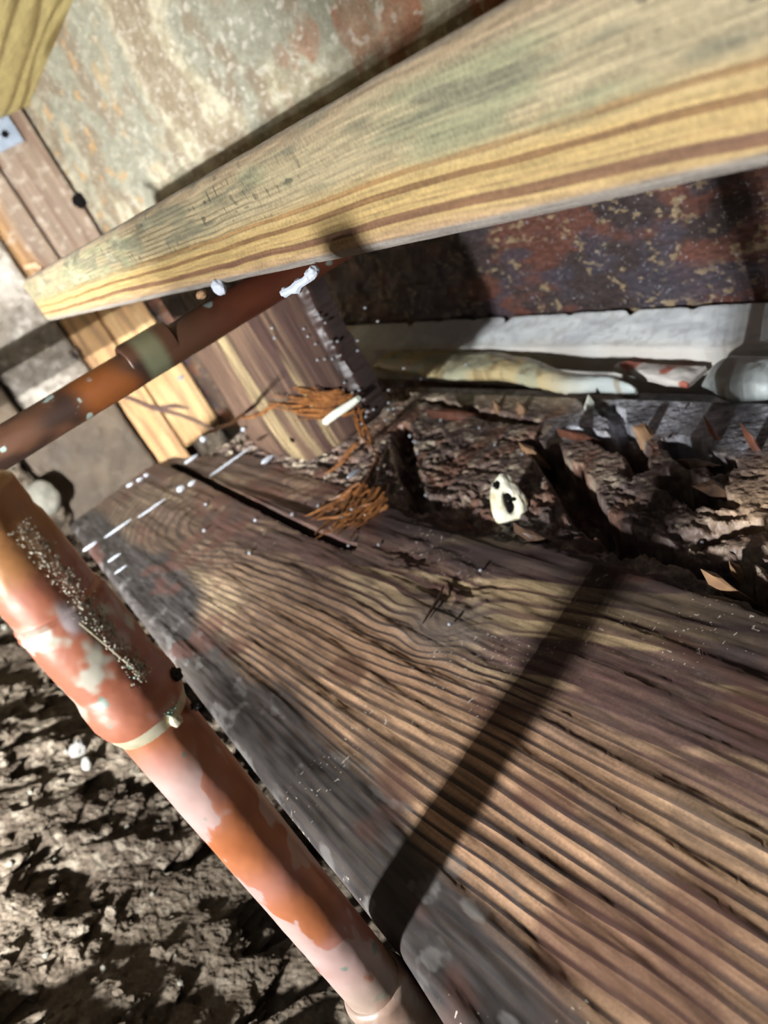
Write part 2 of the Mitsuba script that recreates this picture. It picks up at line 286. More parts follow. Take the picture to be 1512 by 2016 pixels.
mat('m_white_lump', lambda p, n, uv: mix(S('8a8883'), S('66625d'), fbm(p.x * 200, p.y * 200, p.z * 200, 3)), .8, .2)
mat('m_foam', lambda p, n, uv: mix(S('e2dfca'), S('c9bf9a'), smoothstep(.4, .65, fbm(p.x * 160, p.y * 160, p.z * 160, 3))), .55, .3)
mat('m_hole', '0d0b0a', .9, .1)

def copper_parts(p):
    w, a, u = p.x, p.y, p.z - Z0
    ang = (a - .16) * 40; b = fbm(w * 34, ang * 1.2 + u * 40, 3, 3); f = fbm(w * 160, a * 160, u * 160, 3)
    return w, a, u, b, f
def copper_col(p, n, uv):
    w, a, u, b, f = copper_parts(p)
    c = mix(S('b06a42'), S('b87e6e'), smoothstep(.40, .58, b)); c = mix(c, S('9e5830'), smoothstep(.42, .30, b))
    lime = smoothstep(.52, .56, fbm(w * 60, u * 100, a * 100, 4) + .10 * smoothstep(-.004, -.012, u) + .05 * smoothstep(.165, .175, a)); c = mix(c, mix(S('c9a9a0'), S('b9a5a0'), f), lime * smoothstep(.086, .096, w) * .8)
    cpl = smoothstep(.080, .0785, w); c = mix(c, mix(S('ae6a52'), S('b0793c'), smoothstep(.042, .036, w)), cpl * .8)
    haze = smoothstep(.5, .62, fbm(w * 70, u * 90, a * 90, 3)) * smoothstep(.042, .048, w) * smoothstep(.082, .074, w); c = mix(c, S('d3c6c6'), haze * .85)
    crust = smoothstep(.54, .66, f) * smoothstep(.045, .05, w) * smoothstep(.075, .068, w); c = mix(c, S('bcbfae'), crust * .8)
    vd = smoothstep(.72, .80, fbm(w * 190, a * 190 + 7, u * 190, 3)); c = mix(c, S('4f8a7c'), vd * .7)
    end = smoothstep(.170, .186, w + .012 * (b - .5)); c = mix(c, mix(S('b7b3a2'), S('9a7a62'), b), end * .7)
    return c * (.50 + .24 * f)
mat('m_copper', copper_col, lambda p, n, uv: .24 + .25 * fbm(p.x * 80, p.y * 80, p.z * 80, 2), .8, lambda p, n, uv: fbm(p.x * 220, p.y * 220, p.z * 220, 3), .0003, metallic=.15)
mat('m_solder', lambda p, n, uv: mix(S('c9c3b0'), S('948a66'), fbm(p.x * 300, p.y * 300, p.z * 300, 2)), .4, .5, metallic=.3)
def riser_col(p, n, uv):
    w, a, u = p.x, p.y, p.z - Z0
    b = fbm(w * 60, a * 60, u * 30, 3); c = mix(S('583a28'), S('33221a'), smoothstep(.4, .6, b)); c = mix(c, S('8a4e22'), smoothstep(.018, .006, dr.abs(u - .055 - .02 * (b - .5))) * .85)
    c = mix(c, S('7c7f62'), smoothstep(.008, .003, dr.abs(u - .083)) * .7); c = mix(c, S('7a3c26'), smoothstep(.10, .14, u) * .7)
    return mix(c, S('9fb3ac'), smoothstep(.72, .78, fbm(w * 150, a * 150, u * 110, 3)) * .8)
mat('m_riser', lambda p, n, uv: riser_col(p, n, uv) * .6, .45, .5, metallic=.3)
mat('m_dust', lambda p, n, uv: mix(S('cfcab8'), S('5b5547'), cell_rand(p.x * 1500, p.y * 1500, p.z * 1500)), .8)
mat('m_teal', lambda p, n, uv: mix(S('2f7c6e'), S('9fc6bb'), cell_rand(p.x * 1500, p.y * 1500, p.z * 1500)), .7)
mat('m_black_grit', '171311', .8)
mat('m_steel', lambda p, n, uv: mix(S('a9b4c2'), S('7f8a99'), fbm(p.x * 60, p.y * 60, p.z * 60, 2)), .45, .5, metallic=.4)
mat('m_lint', '9ba1aa', .8)
mat('m_root', '4d3a33', .8)
mat('m_insect', '1c1413', .4)
mat('m_wing', '6b5a4c', .4)
scene['m_water'] = {'type': 'principled', 'base_color': {'type': 'rgb', 'value': [.30, .32, .35]}, 'roughness': .13, 'specular': 1.0, 'clearcoat': 1.0, 'clearcoat_gloss': .92, 'metallic': .35}

# ------------------------------------------------------------------ the setting
FAR, H, WALL = 1.28, .345, .177
def ground_u(w, a):
    base = np.minimum(-.62 + 1.85 * np.clip(w, -.02, 2), .10 + .1 * w) + .17 * np.clip((a - .75) / .5, 0, 1) ** 1.5 * np.clip(.4 - w, 0, 1) / .15
    k = 2.1                                                              # slope: keeps the lumps round on the bank
    big = .07 * (nz(w, a, 0, (7 * k, 7, 1), 3) - .5); midl = .050 * (nz(w, a, 0, (26 * k, 26, 1), 5, 3) - .5)
    pit = nz(w, a, 0, (40 * k, 40, 1), 8, 3); r = np.clip((.47 - pit) / .12, 0, 1) ** 1.5
    return base + big + midl - .030 * r + .016 * (nz(w, a, 0, (100 * k, 100, 1), 12, 3) - .5)
gw = np.concatenate([np.linspace(-.6, .12, 60)[:-1], np.linspace(.12, .62, 300)]); ga = np.concatenate([np.linspace(-.55, .1, 50)[:-1], np.linspace(.1, .85, 380)[:-1], np.linspace(.85, 1.45, 120)])
GW, GA = np.meshgrid(gw, ga, indexing='ij'); GU = ground_u(GW, GA)
add('floor', solid(np.stack([GW, GA, GU + Z0], -1), to_u(-.86)), 'm_dirt', 'lumpy grey brown dirt bank below the copper pipe', kind='structure', smooth=True)

def sheet(w0, w1, a0, a1, u0, t, n=(120, 160), amp=.003, seed=0):
    s, r = np.meshgrid(np.linspace(w0, w1, n[0]), np.linspace(a0, a1, n[1]), indexing='ij')
    z = u0 + amp * (nz(s, r, 0, (60, 40, 1), seed) - .5) + amp * .8 * (nz(s, r, 0, (220, 140, 1), seed + 5, 3) - .5)
    return solid(np.stack([s, r, z + Z0], -1), to_u(u0 + t))
add('ceiling__panel', sheet(-.6, -.012, -.5, FAR + .02, H, .018, (220, 320)), 'm_ceiling_mould', smooth=True)
add('ceiling__panel', sheet(-.0105, .62, -.5, FAR + .02, H, .018, (240, 320), seed=3), 'm_ceiling_red', smooth=True)
labels['ceiling'] = {'label': 'underside of stained mouldy subfloor above the joists', 'kind': 'structure'}

def rough_block(w0, w1, u0, u1, a, depth, seed, n=50, amp=.006):
    s, t = np.meshgrid(np.linspace(0, 1, n), np.linspace(0, 1, n), indexing='ij')
    ew = np.minimum(s, 1 - s) * (w1 - w0); eu = np.minimum(t, 1 - t) * (u1 - u0); r = .012
    rd = np.maximum(r - ew, 0) ** 2 + np.maximum(r - eu, 0) ** 2
    back = r - np.sqrt(np.maximum(r * r - np.minimum(rd, r * r), 0))
    W_, U_ = w0 + s * (w1 - w0), u0 + t * (u1 - u0)
    W_ = W_ + .006 * (nz(W_, 3, U_, (18, 1, 18), seed) - .5); U_ = U_ + .006 * (nz(W_, 7, U_, (18, 1, 18), seed + 2) - .5)
    A_ = a + back + amp * (nz(W_, 0, U_, (40, 1, 40), seed + 4) - .5) * 2
    return solid(np.stack([W_, A_, U_ + Z0], -1), to_a(a + depth))
labels['wall_far'] = {'label': 'masonry foundation wall of grey and brown blocks at the far end', 'kind': 'structure'}
add('wall_far__mortar', trimesh.Trimesh(*(lambda b: (b.vertices + [0.0, FAR + .10, Z0 - .137], b.faces))(trimesh.creation.box(extents=(1.25, .10, 1.22)))), 'm_dirt', smooth=False)
for i, (w0, w1, u0, u1, a) in enumerate([(-.38, .156, .096, .209, FAR), (.166, .297, .042, .207, FAR - .03), (-.30, .152, -.06, .086, FAR + .012), (.304, .46, .03, .205, FAR), (.16, .44, -.12, .033, FAR + .015), (-.6, -.39, -.1, .208, FAR)]):
    add('wall_far__block', rough_block(w0, w1, u0, u1, a, .06, 11 + i), 'm_masonry', smooth=True)

def board_mesh(w0, w1, u0, u1, a, thick, seed, nw=90, nu=26, rnd=.004):
    s, t = np.meshgrid(np.linspace(0, 1, nw), np.linspace(0, 1, nu), indexing='ij')
    eu = np.minimum(t, 1 - t) * (u1 - u0); k = np.clip(rnd - eu, 0, rnd); back = rnd - np.sqrt(np.maximum(rnd ** 2 - k ** 2, 0))
    W_, U_ = w0 + s * (w1 - w0), u0 + t * (u1 - u0)
    A_ = a + back + .0015 * (nz(W_, 0, U_, (8, 1, 200), seed) - .5)
    return solid(np.stack([W_, A_, U_ + Z0], -1), to_a(a + thick))
add('sill_board', board_mesh(-.55, .33, .212, .262, FAR - .008, .07, 3), 'm_sill', 'lower of the two tan sill boards lying on the grey foundation block', 'board', smooth=True)
add('sill_board', board_mesh(-.55, .30, .266, .338, FAR - .002, .07, 9), 'm_sill', 'upper of the two tan sill boards at the far end, touching the subfloor', 'board', smooth=True)
add('sill_board_001__notch', lump((-.098, FAR - .004, .3365), (.010, .006, .012), .4, 1.5, 5, 2), 'm_hole', 'small black notch')
# the wall behind the beam; the crawl space is open behind and to the left of the viewer
for key, ext, c, lab in (('wall_right', (.05, 2.0, 1.22), (.65, .42, -.265), 'foundation wall behind the wet beam'),):
    b = trimesh.creation.box(extents=ext); b.apply_translation([c[0], c[1], c[2] + Z0]); add(key, b, 'm_masonry', lab, kind='structure', smooth=False)

# ------------------------------------------------------------------ joists
def joist_mesh(left, right, u0, u1, a0, a1, r, seed, na=260, endr=.03):
    """a joist lying along a; left(a), right(a): the sides; u0: its lower face; eased lower edges and a rubbed far end"""
    prof = []                                                                # (fraction across, offset in r, height)
    for t in np.linspace(0, 1, 7): prof.append((0, r * (1 - math.cos((1 - t) * math.pi / 2)) if False else 0, 0))
    A = np.linspace(a0, a1, na); rows = []
    for a in A:
        k = np.clip((a - (a1 - endr)) / endr, 0, 1); shrink = .004 * k ** 2; lift = .010 * k ** 2.5
        l, rr = left(a) + shrink, right(a) - shrink; z = u0 + lift
        ring = [(l, u1)] + [(l, z + r + h) for h in np.linspace(u1 - z - r - .02, .01, 5)]
        ring += [(l + r - r * math.cos(t), z + r - r * math.sin(t)) for t in np.linspace(0, math.pi / 2, 7)]
        ring += [(l + r + (rr - l - 2 * r) * q, z) for q in np.linspace(0, 1, 22)[1:-1]]
        ring += [(rr - r + r * math.sin(t), z + r - r * math.cos(t)) for t in np.linspace(0, math.pi / 2, 7)]
        ring += [(rr, z + r + h) for h in np.linspace(.01, u1 - z - r - .02, 5)] + [(rr, u1)]
        rows.append([(x, a, y + Z0) for x, y in ring])
    R = np.array(rows); n, m = R.shape[:2]
    d = nz(R[..., 0], R[..., 1], R[..., 2], (300, 25, 300), seed, 3) - .5
    R[:, 1:-1, 2] += .0012 * d[:, 1:-1]; R[:, :, 0] += .0005 * (nz(R[..., 0], R[..., 1], R[..., 2], (40, 60, 40), seed + 3, 3) - .5)
    I = np.arange(n * m).reshape(n, m); J = np.roll(I, -1, 1)
    f = [np.stack([I[:-1], J[:-1], J[1:]], -1).reshape(-1, 3), np.stack([I[:-1], J[1:], I[1:]], -1).reshape(-1, 3)]
    c0, c1 = R[0].mean(0), R[-1].mean(0); V = np.vstack([R.reshape(-1, 3), c0, c1]); k = n * m
    f += [np.stack([I[0], np.full(m, k), J[0]], -1), np.stack([I[-1], J[-1], np.full(m, k + 1)], -1)]
    M = trimesh.Trimesh(V, np.vstack(f), process=False)
    if M.volume < 0: M.invert()
    return M
add('floor_joist', joist_mesh(lambda a: -.0028 - .027 * a, lambda a: .0325 - .027 * a, .104, H - .001, -.45, .70, .0042, 4), 'm_joist',
    'long yellow treated floor joist with brown grain stripes crossing the top of the picture', 'joist')
add('floor_joist', joist_mesh(lambda a: -.268 + 0 * a, lambda a: -.232 + 0 * a, .125, H - .001, -.45, FAR - .004, .006, 14, 160, .01), 'm_joist_olive',
    'olive floor joist in the upper left corner, ending above the metal hanger', 'joist')

# hanger plate on the sill boards
hg = thing('joist_hanger', 'grey metal hanger plate nailed to the sill boards at left edge', 'bracket')
pl = trimesh.creation.box(extents=(.075, .004, .044)); pl.apply_translation(Wd((-.2335, FAR - .012, .29))); pl.vertices[:, 1] += .001 * np.sin(pl.vertices[:, 0] * 90)
add(hg + '__plate', pl, 'm_steel', smooth=False)
for q in ((-.213, .294), (-.245, .279)):
    h = trimesh.creation.cylinder(radius=.0048, height=.003, sections=16); h.apply_transform(trimesh.transformations.rotation_matrix(math.pi / 2, [1, 0, 0])); h.apply_translation(Wd((q[0], FAR - .0148, q[1])))
    add(hg + '__nail_head', h, 'm_hole')
fl = trimesh.creation.box(extents=(.004, .05, .05)); fl.apply_translation(Wd((-.272, FAR - .032, .29))); add(hg + '__flange', fl, 'm_steel', smooth=False)

# ------------------------------------------------------------------ the big wet beam
bt = np.array([(-.15, .152), (.14, .155), (.217, .158), (.30, .152), (.37, .155), (.42, .163), (.56, .170), (.63, .172), (.70, .160), (.74, .148), (.78, .14)])
bb = np.array([(-.15, -.012), (.10, -.002), (.156, .0042), (.25, .006), (.75, .0235), (.8, .025)])
def beam_front(na=760, nu=190):
    A1 = np.linspace(-.14, .762, na); top, bot = np.interp(A1, bt[:, 0], bt[:, 1]), np.interp(A1, bb[:, 0], bb[:, 1])
    top = top + .006 * (nz(A1, 0, 0, (60, 1, 1), 2) - .5) + .003 * (nz(A1, 0, 0, (260, 1, 1), 7) - .5)
    t = np.linspace(0, 1, nu); t = t - .012 * np.sin(2 * np.pi * t)
    A = np.repeat(A1[:, None], nu, 1); U = bot[:, None] + t[None] * (top - bot)[:, None]
    A = A + .016 * np.clip((A - .72) / .042, 0, 1) * np.clip((U - .02) / .12, 0, 1)
    db, dt, de = U - bot[:, None], top[:, None] - U, np.clip(.778 - A, 0, 1)
    d = np.zeros_like(A)
    for e, r in ((db, .007), (dt, .006), (de, .005)): k = np.clip(r - e, 0, r); d += r - np.sqrt(r * r - k * k)
    crack = seg_dist(np.stack([A, U], -1), [(.735, .1335, .0014), (.70, .131, .0022), (.62, .1275, .0016), (.50, .1215, .0014), (.40, .117, .001), (.352, .118, .0004)])
    d += .022 * np.clip(1 - np.maximum(crack, 0) / .0022, 0, 1) ** .7
    d += .0035 * np.clip((U - .125) / .01, 0, 1) * np.clip((A - .38) / .05, 0, 1)
    d += .0022 * (nz(0, A, U, (1, 12, 160), 4) - .5) + .0015 * (nz(0, A, U, (1, 60, 60), 9) - .5)
    for a_, u_, r_ in ((.262, .122, .02), (.31, .128, .018)): d += .0035 * np.exp(-((A - a_) ** 2 + (U - u_) ** 2 * 3) / r_ ** 2) * (nz(0, A, U, (1, 90, 140), 21) * 2 - .3)
    return solid(np.stack([WALL + d, A, U + Z0], -1), to_w(WALL + .036))
beam_mesh = beam_front()
add('wet_beam', beam_mesh, 'm_beam', 'wide dark wet beam with strong brown grain filling the lower right', 'beam', smooth=True)

# blocking laid over the beam, wet, frayed at its near edge
def blocking():
    s, t = np.meshgrid(np.linspace(0, 1, 110), np.linspace(0, 1, 150), indexing='ij')
    a0 = .372 + .006 * (nz(s, 0, 0, (9, 1, 1), 4) - .5) + .004 * (nz(s, 0, 0, (40, 1, 1), 6) - .5); a1 = .603 + .006 * (nz(s, 0, 0, (10, 1, 1), 8) - .5)
    a0 = a0 + .13 * np.clip((s - .68) / .32, 0, 1) ** 1.3
    W_, A_ = .030 + s * .1465, a0 + t * (a1 - a0)
    U_ = .170 + .004 * (nz(W_, A_, 0, (8, 140, 1), 3) - .5) + .006 * np.clip((s - .82) / .18, 0, 1) * nz(W_, A_, 0, (60, 60, 1), 5)
    U_ = U_ + .004 * np.clip(1 - np.minimum(t, 1 - t) / .03, 0, 1) ** 2
    F = np.stack([W_, A_, U_ + Z0], -1)
    return solid(F, to_u(.186))
block_mesh = blocking()
add('blocking', block_mesh, 'm_block', 'wet brown blocking board with pale streaks, wedged above the beam behind the thin pipe', 'board', smooth=35)

# ------------------------------------------------------------------ rotted plank between the beam and the white strip
def px2(x, y, r): p = on(x, y, 0, .183); return (p[1], p[2], r)
CREV = [([px2(1035, 870, .001), px2(1085, 915, .004), px2(1130, 965, .006), px2(1165, 1030, .005), px2(1240, 1078, .002)], .030),
        ([px2(1305, 945, .002), px2(1350, 962, .005), px2(1400, 985, .005), px2(1440, 1000, .001)], .028),
        ([px2(1320, 878, .002), px2(1365, 900, .003), px2(1420, 925, .002)], .022),
        ([px2(790, 845, .003), px2(800, 915, .004), px2(815, 985, .004), px2(845, 1000, .003)], .022),
        ([px2(640, 600, .008), px2(690, 690, .009), px2(760, 735, .008), px2(800, 790, .003)], .028),
        ([px2(1120, 850, .001), px2(1200, 870, .003), px2(1260, 905, .002)], .018),
        ([px2(1150, 775, .002), px2(1195, 800, .004), px2(1240, 880, .003), px2(1260, 930, .002)], .016),
        ([px2(900, 750, .002), px2(1010, 755, .003)], .014),
        ([px2(830, 790, .001), px2(880, 800, .003), px2(960, 820, .002), px2(1060, 840, .001)], .014),
        ([px2(1200, 1040, .001), px2(1290, 1085, .002), px2(1400, 1120, .001)], .016),
        ([px2(1425, 1120, .003), px2(1460, 1160, .004), px2(1512, 1195, .003)], .02),
        ([px2(1060, 700, .003), px2(1180, 715, .005), px2(1300, 745, .005), px2(1380, 755, .003)], .02),
        ([px2(1380, 1055, .001), px2(1480, 1045, .002)], .012)]
def rot_front(na=640, nu=190):
    A, U = np.meshgrid(np.linspace(-.05, .70, na), np.linspace(.135, .306, nu), indexing='ij')
    P = np.stack([A + .010 * (nz(0, A, U, (1, 70, 70), 31) - .5), U + .010 * (nz(0, A, U, (1, 70, 70), 37) - .5)], -1)
    n1 = nz(0, A - .35 * U, U, (1, 30, 70), 5); n2 = nz(0, A, U, (1, 85, 140), 8); n3 = nz(0, A, U, (1, 240, 300), 12, 3)
    rid = 1 - np.abs(2 * nz(0, A - .6 * U, U + .3 * A, (1, 40, 60), 15) - 1)
    slate = np.clip((U - .238 + .02 * (n1 - .5)) / .008, 0, 1) * np.clip((.325 - A - .04 * (n2 - .5)) / .012, 0, 1)
    lower = np.clip((U - .150) / .05, 0, 1)
    rough = .012 * (n1 - .5) + .014 * (n2 - .5) + .006 * (n3 - .5) + .009 * (.6 - rid)
    d = .002 + .003 * lower - .07 * (U - .15) + .46 * rough * (1 - .8 * slate) + .004 * (n3 - .5) - .004 * slate
    d += .006 * np.clip((.18 - A) / .03, 0, 1) * (n2 - .3)
    for pts, dep in CREV:
        s = seg_dist(P, pts); d += .85 * dep * np.clip(1 - np.maximum(s, 0) / .0036, 0, 1) ** 1.2
    step = np.floor((nz(0, A - .5 * U, U, (1, 22, 60), 44, 3)) * 9) / 9; d += .004 * (step - .45) * (1 - .9 * slate)
    d = np.maximum(d, .008 * np.clip((U - .274) / .008, 0, 1)) + .008 * np.clip((U - .286) / .006, 0, 1)
    d = np.clip(d, np.where(A > .36, 0, -.010), .042)
    return solid(np.stack([WALL + .004 + d, A, U + Z0], -1), to_w(WALL + .06))
rot_mesh = rot_front()
rt = thing('rotted_plank', 'crumbling rotted plank between the wet beam and the white strip, full of black crevices', 'plank')
add(rt + '__wood', rot_mesh, 'm_rot', smooth=50)

# a ray caster on what was built so far: where drops, chips and lumps lie
class Caster:
    def __init__(self, mesh): self.v = np.array(mesh.vertices); self.m = mesh; self.k = None
    def near(self, x, y):
        if self.k is None:
            from scipy.spatial import cKDTree
            q = (self.v - EYE) @ B; ok = q[:, 2] > .02; self.ids = np.nonzero(ok)[0]
            self.q = q[ok]; self.k = cKDTree(1512 * self.q[:, :2] / self.q[:, 2:])
        d, i = self.k.query([x - 756, y - 1008], k=12)
        d, i = d[d < 25], i[d < 25]
        return None if len(d) == 0 else float(self.q[i, 2].min())
casters = [Caster(beam_mesh), Caster(block_mesh), Caster(rot_mesh)]
def surf(x, y, lift=.001, default=.4):
    z = [c.near(x, y) for c in casters]; z = [q for q in z if q]
    return ray(x, y) * ((min(z) if z else default) - lift)
def pline(pts, lift=.002): return [Wd(surf(x, y, lift)) for x, y in pts]

def chip(parent, pts, thick, m, lift=.003, seed=0):
    p = np.array([ray(x, y) for x, y in pts]); z = np.mean([np.linalg.norm(surf(x, y, 0)) / np.linalg.norm(ray(x, y)) for x, y in pts]) - lift
    tilt = np.linspace(-1, 1, len(pts)) * thick * .6
    return add(parent + '__chip', shard([Wd(r * (z + t)) for r, t in zip(p, tilt)], thick, -B[:, 2] + np.array([-.4, 0, -.2]), seed), m, smooth=20)
for i, (pts, m) in enumerate([
    ([(1385, 818), (1398, 838), (1420, 862), (1434, 884), (1416, 876), (1396, 850)], 'm_chip_red'),
    ([(1458, 832), (1476, 852), (1498, 880), (1516, 918), (1490, 900), (1468, 862)], 'm_chip_red'),
    ([(1158, 776), (1170, 792), (1166, 830), (1154, 848), (1143, 838), (1150, 800)], 'm_pale'),
    ([(1095, 842), (1150, 852), (1205, 876), (1190, 884), (1140, 868), (1100, 858)], 'm_chip_red'),
    ([(838, 806), (900, 806), (990, 826), (980, 838), (900, 828), (842, 820)], 'm_chip_red'),
    ([(1380, 1120), (1410, 1128), (1450, 1160), (1508, 1196), (1440, 1174), (1396, 1150)], 'm_chip_tan'),
    ([(1436, 1104), (1456, 1112), (1470, 1138), (1462, 1152), (1440, 1130)], 'm_chip_tan'),
    ([(1362, 956), (1404, 944), (1446, 972), (1436, 990), (1400, 976)], 'm_chip_dark'),
    ([(1020, 790), (1034, 800), (1038, 820), (1026, 822), (1014, 806)], 'm_chip_tan'),
    ([(970, 784), (986, 800), (984, 818), (972, 808)], 'm_chip_tan'),
    ([(1010, 1028), (1050, 1040), (1092, 1066), (1082, 1080), (1040, 1066), (1012, 1046)], 'm_chip_dark'),
    ([(1330, 905), (1372, 902), (1428, 918), (1400, 930), (1350, 922)], 'm_chip_dark'),
    ([(1245, 840), (1270, 832), (1290, 856), (1284, 890), (1262, 884)], 'm_chip_tan'),
    ([(1020, 870), (1050, 880), (1090, 926), (1060, 916), (1030, 892)], 'm_chip_tan')]):
    chip(rt, pts, .0022, m, seed=i)
# frayed wet fibres
def fibre(parent, p0, p1, r, m, lift=.004, sag=6, seed=0):
    g = np.random.default_rng(seed); P = np.linspace(p0, p1, 7) + g.normal(0, 1.6, (7, 2)); z0 = surf(*p0, lift); z1 = surf(*p1, lift)
    d0, d1 = z0 @ B[:, 2], z1 @ B[:, 2]; zz = np.linspace(d0, d1, 7); pts = [Wd(ray(x, y + sag * math.sin(math.pi * k / 6)) * z) for k, ((x, y), z) in enumerate(zip(P, zz))]
    return add(parent + '__splinter', tube(pts, r * np.array([.8, 1, 1, .9, .8, .6, .25]), 6), m)
g = np.random.default_rng(3)
for i in range(26):
    x0, y0 = g.uniform(640, 718), g.uniform(765, 815); L = g.uniform(40, 130); an = math.radians(g.uniform(160, 196))
    fibre('blocking', (x0, y0), (x0 + L * math.cos(an), y0 - L * math.sin(an) * .6), g.uniform(.0007, .0015), 'm_chip_wet', seed=i)
for i in range(8):
    x0, y0 = g.uniform(690, 735), g.uniform(790, 850); L = g.uniform(30, 60)
    fibre('blocking', (x0, y0), (x0 + L * .45, y0 + L), g.uniform(.0007, .0012), 'm_chip_wet', seed=50 + i)
for i in range(30):
    x0, y0 = g.uniform(690, 775), g.uniform(945, 995); L = g.uniform(40, 120); an = math.radians(g.uniform(195, 245))
    fibre(rt, (x0, y0), (x0 + L * math.cos(an), y0 - L * math.sin(an)), g.uniform(.0008, .0016), 'm_chip_wet', seed=90 + i)
for i, (p0, p1, m) in enumerate([((480, 815), (395, 858), 'm_chip_tan'), ((540, 800), (470, 822), 'm_chip_wet'), ((700, 875), (640, 935), 'm_chip_wet'), ((745, 890), (700, 985), 'm_chip_wet'), ((760, 870), (742, 960), 'm_chip_dark'),
                                 ((770, 880), (790, 960), 'm_chip_dark')]):
    fibre(rt if i > 1 else 'blocking', p0, p1, .0014, m, seed=200 + i)
add('pale_splinter', tube([Wd(surf(x, y, .012)) for x, y in ((641, 830), (660, 815), (685, 799), (706, 784))], [.0022, .0024, .0022, .0016], 8), 'm_pale', 'short pale splinter lying across the frayed end of the wet blocking', 'splinter')
lg = thing('wood_scrap', 'thin dark brown broken splinter stuck flat on the beam face', 'splinter')
add(lg + '__piece', tube(pline([(874, 1152), (862, 1180), (846, 1205), (832, 1228)], .0015), [.0003, .0008, .0007, .0003], 6), 'm_chip_dark')

# ------------------------------------------------------------------ white strip and sealant
def strip_w(a): return .1765 - .031 * (a - .25)
def strip():
    A1 = np.linspace(-.1, .712, 520); t = np.linspace(0, 1, 26)
    top = np.full_like(A1, .3415); bot = .3165 + .002 * (nz(A1, 0, 0, (50, 1, 1), 4) - .5)
    for x, d in ((850, .0045), (1020, .004), (900, .0012), (1240, .003), (1350, .0018), (1130, .0015), (960, .001)):
        a_ = on(x, 655, 0, .172)[1]; top = top - d * np.exp(-((A1 - a_) / .0035) ** 2)
    A = np.repeat(A1[:, None], 26, 1); U = bot[:, None] + t[None] * (top - bot)[:, None]
    A = A + .014 * np.clip((A - .66) / .05, 0, 1) * (t[None] - .5)
    e = np.minimum(U - bot[:, None], top[:, None] - U); k = np.clip(.0022 - e, 0, .0022); d = .0022 - np.sqrt(np.maximum(.0022 ** 2 - k ** 2, 0))
    d = d + .0012 * (nz(0, A, U, (1, 90, 160), 6) - .5)
    return solid(np.stack([strip_w(A) + d - .55 * (U - .3165), A, U + Z0], -1), lambda p: np.column_stack([strip_w(p[:, 1]) + .03, p[:, 1], p[:, 2]]))
strip_mesh = strip()
add('white_strip', strip_mesh, 'm_strip', 'long white chalky strip with chipped upper edge running between the stained subfloor and the rot', 'trim strip', smooth=35)
def bead(pts_top, pts_bot, bulge, seed, w_off=0.0, n=160):
    """a squeezed-out bead: upper and lower outlines in (a, u)"""
    pt, pb = np.array(pts_top), np.array(pts_bot); A1 = np.linspace(max(pt[0, 0], pb[0, 0]), min(pt[-1, 0], pb[-1, 0]), n); t = np.linspace(0, 1, 20)
    top = np.interp(A1, pt[:, 0], pt[:, 1]); bot = np.interp(A1, pb[:, 0], pb[:, 1]) + .002 * (nz(A1, 0, 0, (110, 1, 1), seed) - .5)
    A = np.repeat(A1[:, None], 20, 1); U = bot[:, None] + t[None] * (top - bot)[:, None]
    en = np.clip(np.minimum(A - A1[0], A1[-1] - A) / .012, 0, 1) ** .5
    wv = strip_w(A) + w_off + .004 - bulge * np.sqrt(np.clip(1 - (2 * t[None] - 1) ** 2, 0, 1)) * en + .004 * (nz(0, A, U, (1, 50, 90), seed + 3) - .5)
    return solid(np.stack([wv, A, U + Z0], -1), lambda p: np.column_stack([p[:, 0] * 0 + strip_w(p[:, 1]) + w_off + .007, p[:, 1], p[:, 2]]))
def pa(x, y): p = on(x, y, 0, .172); return (p[1], p[2])
add('sealant_bead', bead([pa(1244, 742), pa(1180, 728), pa(1100, 722), pa(1050, 700), pa(1000, 692), pa(860, 694), pa(735, 698)], [pa(1244, 746), pa(1180, 748), pa(1110, 752), pa(1040, 742), pa(980, 733), pa(880, 738), pa(735, 726)], .006, 4), 'm_sealant',
    'long translucent yellowish bead of sealant sagging under the white strip', 'sealant', smooth=True)
add('sealant_bead', bead([pa(1600, 688), pa(1512, 690), pa(1430, 700), pa(1372, 718)], [pa(1600, 748), pa(1512, 748), pa(1430, 757), pa(1372, 734)], .010, 9, -.002), 'm_sealant',
    'thick grey blob of sealant under the right end of the white strip', 'sealant', smooth=True)
add('mortar_scrap', bead([pa(1380, 688), pa(1300, 690), pa(1200, 692)], [pa(1380, 722), pa(1300, 722), pa(1200, 700)], .002, 15, .002), 'm_pink', 'pinkish white scrap of mortar between the white strip and the grey sealant blob', 'mortar', smooth=True)

# foam lump with black holes
fm = thing('foam_lump', 'cream foam lump with black pits stuck at the foot of the rotted plank', 'lump')
fz = surf(1000, 985, .011); fd = fz @ B[:, 2]
def fpt(x, y, k=0): return ray(x, y) * (fd - k)
ic = trimesh.creation.icosphere(subdivisions=4); v = np.array(ic.vertices)
body = None
px = fd / 1512
R3 = B                                                             # local right, down, ahead
vv = v * (1 + .22 * (2 * meshkit.fbm(v * 1.9 + 4, 4, 5) - 1))[:, None] * np.array([35 * px, 50 * px, 20 * px])
vv[:, 0] *= 1 + .25 * v[:, 1]
cs, sn = math.cos(-.25), math.sin(-.25); vv = np.column_stack([vv[:, 0] * cs - vv[:, 1] * sn, vv[:, 0] * sn + vv[:, 1] * cs, vv[:, 2]])
for hx, hy, hr in ((2, 2, 11), (8, 18, 9), (-22, -32, 7), (-4, -10, 6)):
    q = np.hypot(vv[:, 0] - hx * px, vv[:, 1] - hy * px); fr = vv[:, 2] < 0
    vv[:, 2] += np.where(fr, 16 * px * np.exp(-(q / (hr * px)) ** 2), 0)
add(fm + '__body', trimesh.Trimesh(vv @ B.T + Wd(fpt(998, 985)), ic.faces, process=False), 'm_foam', smooth=True)
